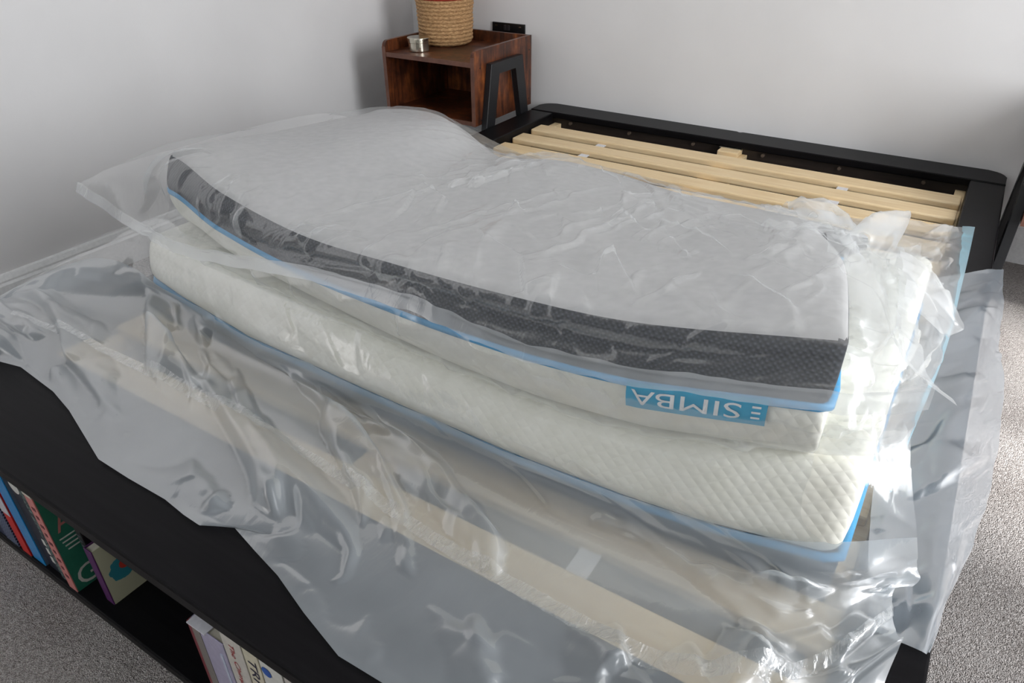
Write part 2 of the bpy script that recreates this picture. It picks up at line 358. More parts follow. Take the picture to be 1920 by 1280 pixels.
D = [
 [(1.536,-0.869,0.288),(1.625,-0.775,0.292),(1.695,-0.697,0.290),(1.722,-0.666,0.285)],
 [(1.555,-1.151,0.286),(1.636,-1.107,0.290),(1.698,-1.014,0.287),(1.734,-0.994,0.262)],
 [(1.572,-1.389,0.286),(1.641,-1.330,0.288),(1.697,-1.265,0.287),(1.758,-1.112,0.235)],
 [(1.589,-1.601,0.286),(1.643,-1.556,0.288),(1.696,-1.514,0.287),(1.750,-1.412,0.240)],
 [(1.605,-1.742,0.286),(1.648,-1.711,0.288),(1.696,-1.674,0.287),(1.736,-1.597,0.250)],
 [(1.622,-1.837,0.286),(1.656,-1.812,0.288),(1.694,-1.777,0.287),(1.715,-1.734,0.260)],
 [(1.630,-1.887,0.286),(1.660,-1.885,0.285),(1.689,-1.889,0.286),(1.697,-1.885,0.287)],
]
E_ = [
 [(1.271,-1.046,0.460),(1.341,-0.843,0.400),(1.423,-0.707,0.360),(1.525,-0.592,0.330),(1.597,-0.509,0.310),(1.641,-0.476,0.302)],
 [(1.402,-1.302,0.560),(1.468,-1.223,0.520),(1.519,-1.079,0.460),(1.568,-0.927,0.400),(1.611,-0.808,0.350),(1.639,-0.744,0.320)],
 [(1.477,-1.484,0.600),(1.501,-1.391,0.550),(1.536,-1.251,0.480),(1.579,-1.138,0.420),(1.622,-1.018,0.360),(1.637,-0.962,0.330)],
 [(1.499,-1.572,0.600),(1.520,-1.474,0.540),(1.553,-1.377,0.480),(1.586,-1.277,0.420),(1.624,-1.190,0.360),(1.637,-1.140,0.330)],
 [(1.525,-1.654,0.580),(1.542,-1.560,0.520),(1.569,-1.502,0.470),(1.596,-1.431,0.420),(1.621,-1.348,0.360),(1.631,-1.310,0.330)],
 [(1.534,-1.742,0.500),(1.555,-1.725,0.480),(1.571,-1.683,0.440),(1.589,-1.642,0.400),(1.606,-1.589,0.360),(1.615,-1.542,0.330)],
 [(1.561,-1.787,0.420),(1.577,-1.757,0.400),(1.587,-1.732,0.380),(1.595,-1.708,0.360),(1.604,-1.672,0.330),(1.611,-1.650,0.310)],
]
def cr_weights(t_, n):
    """Catmull-Rom weights matrix for parameters t_ in [0,n-1]"""
    t_ = np.clip(np.asarray(t_, float), 0, n - 1); i = np.minimum(t_.astype(int), n - 2); f = t_ - i
    Wt = np.zeros((len(t_), n)); rows = np.arange(len(t_))
    w = [-.5 * f + f**2 - .5 * f**3, 1 - 2.5 * f**2 + 1.5 * f**3, .5 * f + 2 * f**2 - 1.5 * f**3, -.5 * f**2 + .5 * f**3]
    for k in range(4):
        j = i + k - 1
        lo2 = j < 0; hi2 = j > n - 1; ok = ~(lo2 | hi2)
        np.add.at(Wt, (rows[ok], j[ok]), w[k][ok])
        # linear extrapolation at the ends
        np.add.at(Wt, (rows[lo2], np.zeros(lo2.sum(), int)), 2 * w[k][lo2]); np.add.at(Wt, (rows[lo2], np.ones(lo2.sum(), int)), -w[k][lo2])
        np.add.at(Wt, (rows[hi2], np.full(hi2.sum(), n - 1)), 2 * w[k][hi2]); np.add.at(Wt, (rows[hi2], np.full(hi2.sum(), n - 2)), -w[k][hi2])
    return Wt
def lat_grid(L, rs, cs):
    L = np.array(L, float)
    return np.einsum('bj,ajk->abk', cr_weights(cs, L.shape[1]), np.tensordot(cr_weights(rs, L.shape[0]), L, (1, 0)), optimize=True)

# ------------------------------------------------------------------ folded mattress
mat_root = empty('mattress', (.84, -1.3, .26), 'cream and charcoal mattress folded over on itself on the bed slats', 'mattress')
def smooth_fn(xs, ys):
    return lambda x: np.interp(x, xs, ys)
zc = smooth_fn([.05, .26, .46, .70, .98, 1.13, 1.30, 1.44, 1.60], [.418, .432, .442, .44, .427, .424, .435, .462, .485])
yl = smooth_fn([.08, .25, .5, .8, 1.1, 1.4, 1.58], [-1.79, -1.825, -1.862, -1.870, -1.870, -1.862, -1.835])
Z0 = .262
def low_map(P):   # P in [0,1]^3 -> lower half
    x = .10 + 1.475 * P[:, 0]; yfr = yl(x); y = yfr + (1 - P[:, 1]) * (-1.02 - yfr)
    hgt = zc(x) - Z0
    back = np.clip((1 - P[:, 1]) * 1.0 - .55, 0, 1)
    hgt = hgt * (1 - .55 * back)
    z = Z0 + hgt * P[:, 2]
    y = y - .022 * np.sin(np.pi * np.clip(P[:, 2], 0, 1)) * (P[:, 1] > .98)
    return np.stack([x, y, z], 1)
Anp = np.array(A)
def up_map(P):
    rs = .9 + P[:, 1] * 3.1; cs = 1 + P[:, 0] * 6.0
    wr = cr_weights(rs, 7); wc = cr_weights(cs, 9)
    top = np.einsum('ai,aj,ijk->ak', wr, wc, Anp)
    top[:, 2] -= .007; top[:, 1] += .006 * P[:, 1]
    bk_ = np.clip(1 - P[:, 1] / .35, 0, 1); zb = zc(top[:, 0]) + .002; zb = zb + (Z0 - zb) * bk_
    bot = top.copy(); bot[:, 2] = np.minimum(zb, top[:, 2] - .02)
    w = P[:, 2:3]
    p = bot + (top - bot) * w
    p[:, 1] -= .030 * np.sin(np.pi * np.clip(P[:, 2], 0, 1)) * (P[:, 1] > .98)
    return p
def soft_box(name, w0, w1, fmap, mat, parent, nx=72, ny=50, nz=6, r=(.012, .012, .10), faces_sel=None):
    """box in unit space between heights w0..w1, edges rounded, mapped by fmap"""
    idx = {}; P = []; F = []
    def vid(i, j, k):
        if (i, j, k) not in idx:
            idx[(i, j, k)] = len(P); P.append((i / nx, j / ny, k / nz))
        return idx[(i, j, k)]
    def q(*c): F.append([vid(*x) for x in c])
    for i in range(nx):
        for j in range(ny):
            q((i, j, nz), (i + 1, j, nz), (i + 1, j + 1, nz), (i, j + 1, nz)); q((i, j, 0), (i, j + 1, 0), (i + 1, j + 1, 0), (i + 1, j, 0))
        for k in range(nz):
            q((i, ny, k), (i, ny, k + 1), (i + 1, ny, k + 1), (i + 1, ny, k)); q((i, 0, k), (i + 1, 0, k), (i + 1, 0, k + 1), (i, 0, k + 1))
    for j in range(ny):
        for k in range(nz):
            q((0, j, k), (0, j, k + 1), (0, j + 1, k + 1), (0, j + 1, k)); q((nx, j, k), (nx, j + 1, k), (nx, j + 1, k + 1), (nx, j, k + 1))
    P = np.array(P)
    # pack the grid lines closer at the edges so that the rounding has points
    sm = lambda a: a + .0 * a
    for ax, n_ in ((0, 1.0), (1, 1.0), (2, 1.0)):
        c = P[:, ax] * 2 - 1; P[:, ax] = (np.sign(c) * (1 - (1 - np.abs(c)) ** 1.5) + 1) / 2
    rr = np.array(r); inner = np.clip(P, rr, 1 - rr); d_ = (P - inner) / rr
    L_ = np.maximum(np.linalg.norm(d_, axis=1), 1e-9); mxx = np.max(np.abs(d_), axis=1)
    s_ = np.where(L_ > 1e-6, mxx / L_, 1.0)
    P = inner + d_ * s_[:, None] * rr
    P[:, 2] = w0 + P[:, 2] * (w1 - w0)
    X = fmap(P)
    return X, F, P
def part_from(name, X, F, mat, parent):
    used = sorted({i for f in F for i in f}); mp = {a: b for b, a in enumerate(used)}
    return mesh_obj(name, X[used], [[mp[i] for i in f] for f in F], mat, parent, True)
WB_L, WB_U = .36, .52
X, F, P = soft_box('c', WB_L, 1.0, low_map, None, None, nz=8, r=(.02, .022, .25)); part_from('quilted_cover', X, F, M_CREAM, mat_root)
X, F, P = soft_box('c', 0.0, WB_L, low_map, None, None, nz=5, r=(.012, .014, .2)); part_from('charcoal_border', X, F, M_DARK, mat_root)
X, F, P = soft_box('c', 0.0, WB_U, up_map, None, None, nz=8, r=(.012, .014, .22)); part_from('quilted_cover', X, F, M_CREAM, mat_root)
X, F, P = soft_box('c', WB_U, 1.0, up_map, None, None, nz=8, r=(.014, .014, .22))
topf = [f for f in F if min(P[i, 2] for i in f) > .955]; tset = {tuple(f) for f in topf}
part_from('base_panel', X, topf, M_BASE, mat_root)
part_from('charcoal_border', X, [f for f in F if tuple(f) not in tset], M_DARK, mat_root)
def tube_path(name, pts, r, mat, parent, n=8):
    pts = np.array(pts); T = np.gradient(pts, axis=0); T /= np.linalg.norm(T, axis=1)[:, None]
    up = np.array([0, 0, 1.0]); S = np.cross(T, up); S /= np.maximum(np.linalg.norm(S, axis=1), 1e-6)[:, None]; U = np.cross(S, T)
    vs = []; fs = []
    for i in range(len(pts)):
        for k in range(n):
            a = 2 * math.pi * k / n; vs.append(pts[i] + r * (math.cos(a) * S[i] + math.sin(a) * U[i]))
    for i in range(len(pts) - 1):
        for k in range(n): fs.append((i * n + k, i * n + (k + 1) % n, (i + 1) * n + (k + 1) % n, (i + 1) * n + k))
    return mesh_obj(name, np.array(vs), fs, mat, parent, True)
def ring(fmap, w, out):
    u = np.linspace(.012, .988, 90); v_ = np.linspace(.02, .985, 50)
    pts = np.concatenate([np.stack([0 * v_, v_, 0 * v_ + w], 1), np.stack([u, 0 * u + 1, 0 * u + w], 1), np.stack([0 * v_ + 1, v_[::-1], 0 * v_ + w], 1)])
    q_ = fmap(pts); q_[50:140, 1] += out
    return q_
tube_path('piping', ring(low_map, WB_L, .003), .0065, M_BLUE, mat_root)
tube_path('piping', ring(up_map, WB_U, .004), .0065, M_BLUE, mat_root)
# blue brand tab, upside down because this half is turned over
def up_front(u, w, off):
    P = np.stack([u, np.ones_like(u), w], 1); p = up_map(P); p[:, 1] -= off; return p
LU0, LU1, LW0, LW1 = .836, .948, .32, .56
uu, ww = np.meshgrid(np.linspace(LU0, LU1, 24), np.linspace(LW0, LW1, 6))
pts = up_front(uu.ravel(), ww.ravel(), .006)
fs = [(r * 24 + c, r * 24 + c + 1, (r + 1) * 24 + c + 1, (r + 1) * 24 + c) for r in range(5) for c in range(23)]
lab = mesh_obj('brand_tab', pts, fs, M_LABEL, mat_root, True)
def tab_print(s, a, b, c, d_):
    vs, fs = text_mesh(s); mn = vs.min(0); ex = vs.max(0) - mn
    u = LU1 - (a + (vs[:, 0] - mn[0]) / ex[0] * (b - a)) * (LU1 - LU0); w = LW1 - (c + (vs[:, 1] - mn[1]) / ex[1] * (d_ - c)) * (LW1 - LW0)
    mesh_obj('tab_lettering', up_front(u, w, .0075), fs, M_LETTER, lab)
tab_print('SIMBA', .17, .95, .22, .80)
for k in range(3):
    u0 = LU1 - .04 * (LU1 - LU0); u1 = LU1 - .10 * (LU1 - LU0); w_ = LW1 - (.25 + .2 * k) * (LW1 - LW0)
    q_ = up_front(np.array([u0, u1, u1, u0]), np.array([w_, w_, w_ - .018, w_ - .018]), .0075)
    mesh_obj('tab_mark', q_, [(0, 1, 2, 3)], M_LETTER, lab)

# ------------------------------------------------------------------ plastic film: buckled by a small position-based relaxation
RNG = np.random.default_rng(11)
def gnoise(shape, su, sv):
    n_ = RNG.standard_normal(shape); f = np.fft.rfft2(n_)
    ky = np.fft.fftfreq(shape[0])[:, None]; kx = np.fft.rfftfreq(shape[1])[None]
    f *= np.exp(-2 * np.pi**2 * ((kx * su)**2 + (ky * sv)**2)); g_ = np.fft.irfft2(f, shape); return g_ / g_.std()
def normals(T, ref):
    du = np.gradient(T, axis=1); dv = np.gradient(T, axis=0); N = np.cross(du, dv); N /= np.maximum(np.linalg.norm(N, axis=2), 1e-9)[..., None]
    if (N * np.array(ref)).sum(2).mean() < 0: N = -N
    return N
def relax(X, T, N, eu, ev, iters, ka, floor=-.001, bend=.25):
    T = T.astype(np.float32); X = X.astype(np.float32); N = N.astype(np.float32)
    ln = lambda a, b: np.linalg.norm(a - b, axis=-1)
    eu = np.broadcast_to(np.asarray(eu, np.float32), T.shape[:2]); ev = np.broadcast_to(np.asarray(ev, np.float32), T.shape[:2])
    fam = []
    def add(sa, sb, e, k, mode): fam.append((sa, sb, ln(T[sa], T[sb]) * (1 + e), k, mode))
    S = np.s_
    add(S[:, :-1], S[:, 1:], eu[:, :-1], .9, 0); add(S[:-1], S[1:], ev[:-1], .9, 0)
    dg = .5 * (eu + ev)
    add(S[:-1, :-1], S[1:, 1:], dg[:-1, :-1], .35, 0); add(S[:-1, 1:], S[1:, :-1], dg[:-1, 1:], .35, 0)
    add(S[:, :-2], S[:, 2:], eu[:, :-2], bend, 1); add(S[:-2], S[2:], ev[:-2], bend, 1)
    ka = np.broadcast_to(np.asarray(ka, np.float32), T.shape[:2])[..., None]
    for it in range(iters):
        acc = np.zeros_like(X)
        for sa, sb, L0, k, mode in fam:
            d_ = X[sb] - X[sa]; l_ = np.sqrt((d_ * d_).sum(-1)) + 1e-9
            c = (l_ - L0) / l_ * (.5 * k)
            if mode == 1: c = np.minimum(c, 0)
            c = d_ * c[..., None]; acc[sa] += c; acc[sb] -= c
        X = X + acc * .38
        X += (T - X) * ka
        h = ((X - T) * N).sum(-1); X += N * np.maximum(floor - h, 0)[..., None]
    return X
def upsample(X, f):
    def up(Y):   # cubic upsampling along the first axis
        Z = np.concatenate([2 * Y[:1] - Y[1:2], Y, 2 * Y[-1:] - Y[-2:-1]], 0); n = len(Y); out = np.zeros(((n - 1) * f + 1,) + Y.shape[1:])
        for k in range(f):
            t_ = k / f; w = (-.5 * t_ + t_**2 - .5 * t_**3, 1 - 2.5 * t_**2 + 1.5 * t_**3, .5 * t_ + 2 * t_**2 - 1.5 * t_**3, -.5 * t_**2 + .5 * t_**3)
            out[k:(n - 1) * f:f] = w[0] * Z[:n - 1] + w[1] * Z[1:n] + w[2] * Z[2:n + 1] + w[3] * Z[3:n + 2]
        out[-1] = Y[-1]; return out
    return up(up(X).swapaxes(0, 1)).swapaxes(0, 1)
def edge_mask(n, m, w, sides):
    k = np.zeros((n, m)); r_ = np.arange(n)[:, None]; c_ = np.arange(m)[None]
    if 't' in sides: k = np.maximum(k, np.exp(-(r_ / w)**2) + 0 * c_)
    if 'b' in sides: k = np.maximum(k, np.exp(-((n - 1 - r_) / w)**2) + 0 * c_)
    if 'l' in sides: k = np.maximum(k, np.exp(-(c_ / w)**2) + 0 * r_)
    if 'r' in sides: k = np.maximum(k, np.exp(-((m - 1 - c_) / w)**2) + 0 * r_)
    return k
def grid_mesh(name, X, mat, parent):
    n, m = X.shape[:2]; i = np.arange(n * m).reshape(n, m)
    F = np.stack([i[:-1, :-1], i[:-1, 1:], i[1:, 1:], i[1:, :-1]], -1).reshape(-1, 4)
    me = bpy.data.meshes.new(name); me.vertices.add(n * m); me.vertices.foreach_set('co', X.reshape(-1).astype(np.float32))
    me.loops.add(F.size); me.loops.foreach_set('vertex_index', F.reshape(-1).astype(np.int32))
    me.polygons.add(len(F)); me.polygons.foreach_set('loop_start', np.arange(0, F.size, 4, dtype=np.int32))
    me.polygons.foreach_set('use_smooth', np.ones(len(F), bool)); me.update(calc_edges=True); me.validate()
    me.materials.append(mat); o = bpy.data.objects.new(name, me); COL.objects.link(o)
    if parent: o.parent = parent; o.matrix_parent_inverse = parent.matrix_basis.inverted()
    return o
bag = empty('plastic_bag', (.84, -1.5, .26), 'crumpled clear plastic vacuum bag wrapped round the folded mattress and spread over the bed foot', 'plastic bag')

def facets(va, ua, cell_u, cell_v, shear, slope, beta, rng):
    """crumpled facets: planes of random tilt, one per scattered point, blended sharply where they meet"""
    n, m = len(va), len(ua); v_, u_ = np.meshgrid(va, ua, indexing='ij')
    us = (u_ + shear * v_) / cell_u; vs_ = v_ / cell_v
    pu = np.arange(us.min() - 1, us.max() + 1.01); pv = np.arange(-1, vs_.max() + 1.01)
    PU, PV = np.meshgrid(pu, pv); PU = (PU + rng.uniform(-.45, .45, PU.shape)).ravel(); PV = (PV + rng.uniform(-.45, .45, PV.shape)).ravel()
    au, av = rng.normal(0, slope, (2, len(PU))); b0 = rng.normal(0, .12 * slope * min(cell_u, cell_v), len(PU))
    num = np.zeros((n, m)); den = np.full((n, m), 1e-12)
    d0 = np.full((n, m), 1e9)
    for i in range(len(PU)): d0 = np.minimum(d0, (us - PU[i])**2 + (vs_ - PV[i])**2)
    for i in range(len(PU)):
        du = us - PU[i]; dv = vs_ - PV[i]; w = np.exp(-beta * (du * du + dv * dv - d0))
        num += w * (au[i] * du * cell_u + av[i] * dv * cell_v + b0[i]); den += w
    return num / den
def bed_floor(X):
    x, y = X[..., 0], X[..., 1]
    on = (((x > 0) & (x < RL + .01)) | ((x < W) & (x > W - RR - .01)) | ((y < FY1 + .01) & (x > 0) & (x < W)))
    return np.where(on, H + .003, np.where((x > 0) & (x < W), .266, -1))
def make_film(name, L, nr, nc, ref, fe, mat, parent=bag, amp=.004, aniso=(2, 5), ka=(.02, .03), sides='', it=(140, 40), fmask=None, cells=(), floor=False, post=2, seed=1, lines=None):
    rng = np.random.default_rng(seed)
    nR, nC = len(L), len(L[0])
    # rows and columns spaced evenly along the surface
    rd = np.linspace(0, nR - 1, 300); cd = np.linspace(0, nC - 1, 300); Gd = lat_grid(L, rd, cd)
    al = lambda d_: np.concatenate([[0], np.cumsum(d_)])
    av_ = al(np.linalg.norm(np.diff(Gd[:, 40:260], axis=0), axis=2).mean(1)); au_ = al(np.linalg.norm(np.diff(Gd, axis=1), axis=2).mean(0))
    rs = np.interp(np.linspace(0, av_[-1], nr), av_, rd); cs = np.interp(np.linspace(0, au_[-1], nc), au_, cd)
    T = lat_grid(L, rs, cs); N = normals(T, ref)
    eu, ev = fe(rs[:, None] / (nR - 1), cs[None] / (nC - 1))
    em = edge_mask(nr, nc, 2.5, sides)
    X = T + N * (np.abs(gnoise((nr, nc), *aniso)) * amp * (1 - em))[..., None]
    X = relax(X, T, N, eu, ev, it[0], ka[0] + em * .9)
    T2 = upsample(T, 3); X2 = upsample(X, 3); N2 = normals(T2, ref); n2, m2 = T2.shape[:2]
    r2 = np.interp(np.linspace(0, av_[-1], n2), av_, rd)[:, None] / (nR - 1); c2 = np.interp(np.linspace(0, au_[-1], m2), au_, cd)[None] / (nC - 1)
    em2 = edge_mask(n2, m2, 5, sides)
    va = np.linspace(0, av_[-1], n2); ua = np.linspace(0, au_[-1], m2)
    h = np.zeros((n2, m2))
    for cu_, cv_, sh, sl, be, key in cells:
        f = facets(va, ua, cu_, cv_, sh, sl, be, rng)
        h += f * fmask(r2, c2, key)
    if lines is not None:
        for u0, k, v0, v1, am, wd_, ph in lines(rng, av_[-1], au_[-1]):
            V = va[:, None]; uc = u0 + k * (V - v0) + .007 * np.sin(V * 31 + ph) + .004 * np.sin(V * 83 + 2 * ph)
            win = np.clip((V - v0) / .05, 0, 1) * np.clip((v1 - V) / .05, 0, 1)
            h += am * win * np.exp(-((ua[None] - uc) / wd_)**2)
    h = h * (1 - em2)
    X = X2 + N2 * (h + .0015)[..., None]
    hh = ((X - T2) * N2).sum(-1); X = X + N2 * np.maximum(-.0005 - hh, 0)[..., None]
    if floor: X[..., 2] = np.maximum(X[..., 2], bed_floor(X))
    Xf = upsample(X, post) if post > 1 else X
    return (grid_mesh(name, Xf, mat, parent) if name else None), Xf

bl = lambda x, a, b: np.clip((x - a) / (b - a), 0, 1)
def feA(r, c):
    front = bl(r, .60, .72); right = bl(c, .35, .55) * (1 - bl(c, .86, .95))
    eu = .003 + .010 * right * (1 - front) + .030 * front * (1 - .35 * right) + 0 * r
    ev = .002 + .004 * right * (1 - front) + .015 * front + 0 * c
    return eu, ev
def fmA(r, c, key):
    front = bl(r, .62, .70); right = bl(c, .30, .55) * (1 - bl(c, .84, .92)) * bl(r, .22, .30)
    if key == 'top': return right * (1 - front) + .18 * (1 - front) + 0 * r
    return front * (1 - .5 * right) * bl(c, .10, .2) + 0 * r
def ridgesA(rng, lv, lu):
    for i in range(30):          # pinched ridges running back from the front edge
        u0 = rng.uniform(.62, 1.62); v1 = rng.uniform(.72, .93) * lv; yield (u0 + .42 * (v1 - (v1 - rng.uniform(.18, .5))), -.42 + .3 * max(0, u0 - 1.2), v1 - rng.uniform(.18, .55), v1, rng.uniform(.003, .0065), rng.uniform(.005, .008), rng.uniform(0, 6))
    for i in range(9):           # long shallow pulls on the left
        u0 = rng.uniform(.3, .8); v0 = rng.uniform(.3, .55) * lv; yield (u0 + .2, -.75, v0, v0 + rng.uniform(.3, .55), .0016, .010, rng.uniform(0, 6))
    for i in range(18):          # deeper crumples at the front left
        u0 = rng.uniform(.22, .95); v0 = rng.uniform(.85, .91) * lv; yield (u0, rng.uniform(-1.2, 1.0), v0, v0 + rng.uniform(.10, .18), rng.uniform(.005, .011), rng.uniform(.008, .014), rng.uniform(0, 6))
    for i in range(26):          # folds down the front
        u0 = rng.uniform(.2, 1.65); v0 = rng.uniform(.86, .93) * lv; yield (u0, rng.uniform(-.8, .5), v0, v0 + rng.uniform(.08, .16), rng.uniform(.0025, .006), rng.uniform(.006, .010), rng.uniform(0, 6))
filmA, XA = make_film('upper_film', A, 108, 112, (0, -.5, 1), feA, M_FILM_TOP, aniso=(1.6, 6), sides='tb', fmask=fmA,
    cells=[(.06, .16, -.45, .060, 34, 'top'), (.11, .20, -.4, .040, 18, 'top'), (.06, .070, .3, .07, 14, 'front'), (.14, .10, .4, .12, 16, 'front')], seed=5, lines=ridgesA)
one = lambda r, c, key: 1.0 + 0 * (r + c)
def feB(r, c): return .012 + 0 * (r + c), .008 + 0 * (r + c)
filmB, XB = make_film('lower_front_film', B, 10, 66, (0, -1, -.2), feB, M_CLING, amp=.002, aniso=(2, 3), sides='tb', fmask=one, cells=[(.07, .05, .3, .13, 14, '')], seed=3)
for k_ in range(2, 9):      # the first rows lie on the lower half of the mattress
    x_ = min(C[1][k_][0], 1.575); y_ = float(yl(x_)); zc_ = float(zc(x_))
    C[0][k_] = (x_, y_ + .05, zc_ + .004); C[1][k_] = (x_, y_ - .031, Z0 + .66 * (zc_ - Z0)); x2 = min(C[2][k_][0], 1.60); C[2][k_] = (x2, float(yl(x2)) - .036, Z0 + .34 * (zc_ - Z0))
C.insert(1, [tuple(.5 * (p + q_) for p, q_ in zip(a_, b_)) for a_, b_ in zip(C[0], C[1])])
for k_ in range(2, 9):
    x_ = C[1][k_][0]; C[1][k_] = (x_, float(yl(x_)) - .010, float(zc(x_)) + .0)
C[0][9] = (1.605, -1.70, .460); C[1][9] = (1.620, -1.75, .43); C[2][9] = (1.640, -1.78, .385); C[3][9] = (1.655, -1.79, .34); C[4][9] = (1.66, -1.79, .31)
C[0][0] = (-.13, -2.06, .35); C[0][1] = (.05, -1.77, .432); C[1][1] = (.03, -1.80, .41)
def feC(r, c):
    o = bl(r, .32, .5); return .006 + .03 * o + 0 * c, .004 + .03 * o + 0 * c
def fmC(r, c, key):
    o = bl(r, .36, .48); rt_ = bl(c, .6, .85)
    if key == 'big': return o * bl(1 - r, .02, .12)
    return .12 + .88 * o * (.55 + .45 * rt_)
filmC, XC = make_film(None, C, 34, 92, (0, -.5, 1), feC, M_SKIRTFILM, amp=.008, aniso=(3, 2.4), sides='tb', ka=(.006, .02), fmask=fmC, floor=True,
    cells=[(.16, .20, -.9, .24, 16, 'big'), (.07, .09, -.6, .17, 18, 'small')], seed=9)
# the cut edge of the skirt: straight runs with kinks where it is folded back
HEM = [(-0.038, -2.147), (0.099, -2.153), (0.153, -2.141), (0.282, -2.151), (0.361, -2.167), (0.526, -2.214), (0.606, -2.215), (0.696, -2.213), (0.747, -2.218), (0.784, -2.219), (0.830, -2.195), (0.891, -2.209), (0.948, -2.221), (1.021, -2.244), (1.101, -2.265), (1.170, -2.263), (1.236, -2.268), (1.305, -2.263)]
hx = np.array([p[0] for p in HEM]); hy = np.array([p[1] for p in HEM]); nC_ = XC.shape[0]
sel = (XC[-1, :, 0] > hx[0]) & (XC[-1, :, 0] < hx[-1])
dy_ = np.where(sel, np.interp(XC[-1, :, 0], hx, hy) - XC[-1, :, 1], 0); wgt = np.clip((np.arange(nC_) / (nC_ - 1) - .80) / .20, 0, 1)**1.5
XC[..., 1] += dy_[None] * wgt[:, None]; XC[-14:, :, 2] = np.maximum(XC[-14:, :, 2], H + .0035)
iC = int(XC.shape[0] * .27)
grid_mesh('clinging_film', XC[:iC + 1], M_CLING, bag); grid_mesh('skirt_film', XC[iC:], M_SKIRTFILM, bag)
def feD(r, c): return .008 + 0 * (r + c), .012 + 0 * (r + c)
filmD, XD = make_film('side_flap', D, 58, 14, (0, 0, 1), feD, M_SHEET, amp=.003, aniso=(3, 2), fmask=one, floor=True, cells=[(.16, .14, .5, .06, 8, ''), (.05, .05, 0, .04, 10, '')], seed=2)
def feE(r, c): return .02 + 0 * (r + c), .02 + 0 * (r + c)
for r_ in E_: r_.insert(0, (r_[0][0] - .055, r_[0][1] - .012, r_[0][2] + .004))
filmE, XE = make_film('end_film', E_, 40, 16, (1, 0, 1), feE, M_FILM, amp=.006, aniso=(2.5, 2), sides='r', fmask=one, floor=True, cells=[(.10, .16, .4, .20, 14, ''), (.05, .07, 0, .13, 16, '')], seed=4)

def ribbon(name, edge, off0, off1, mat, n=5, wav=.002, seed=0):
    """weld strip: rows from edge+off0 to edge+off1 with small ripples"""
    edge = np.array(edge); m = len(edge); t_ = np.linspace(0, 1, n)[:, None, None]
    X = edge[None] + (np.array(off0) * (1 - t_) + np.array(off1) * t_)
    X[..., 1] += gnoise((n, m), 4, 3) * wav; X[..., 2] += gnoise((n, m), 7, 3) * wav
    return grid_mesh(name, X, mat, bag)
ribbon('seal_strip', XA[-1], (0, .002, .003), (0, -.010, -.017), M_WELD, 6, .0012)
# band welded along the loose skirt
nrC = XC.shape[0]; i0 = int(nrC * .66); i1 = int(nrC * .71)
band = XC[i0:i1:2].copy(); band[..., 2] += .003; band[..., 2] += gnoise(band.shape[:2], 1.2, 2) * .0012
grid_mesh('weld_band', band[:, int(XC.shape[1] * .12):], M_BAND, bag)
# weld strip round the end of the upper bag
ed = XA[int(XA.shape[0] * .45):-1, -1]
ribbon('end_seal_strip', ed, (-.006, 0, .004), (.022, -.006, -.006), M_WELD, 5, .0015)
F_ = [[(1.520,-1.36,.560),(1.560,-1.36,.545),(1.590,-1.37,.52)],[(1.535,-1.45,.565),(1.585,-1.43,.535),(1.635,-1.42,.49)],[(1.550,-1.55,.560),(1.585,-1.52,.53),(1.615,-1.49,.495)]]
make_film('corner_flap', F_, 14, 14, (0, 0, 1), lambda r, c: (.02 + 0 * (r + c), .02 + 0 * (r + c)), M_FILM, amp=.002, fmask=one, cells=[(.04, .04, 0, .15, 10, '')])
# blue print along the bag's end seam
m = XE.shape[1]
seam = np.stack([XE[:, m - 7], XE[:, m - 4], XE[:, m - 1]], 0); seam[..., 2] += .003; seam[..., 0] += .001
M_SEAM = film_material('blue_tinted_seam_film', .5, tint=(.45, .78, .93), rough=.2)
grid_mesh('blue_seam', seam, M_SEAM, bag)

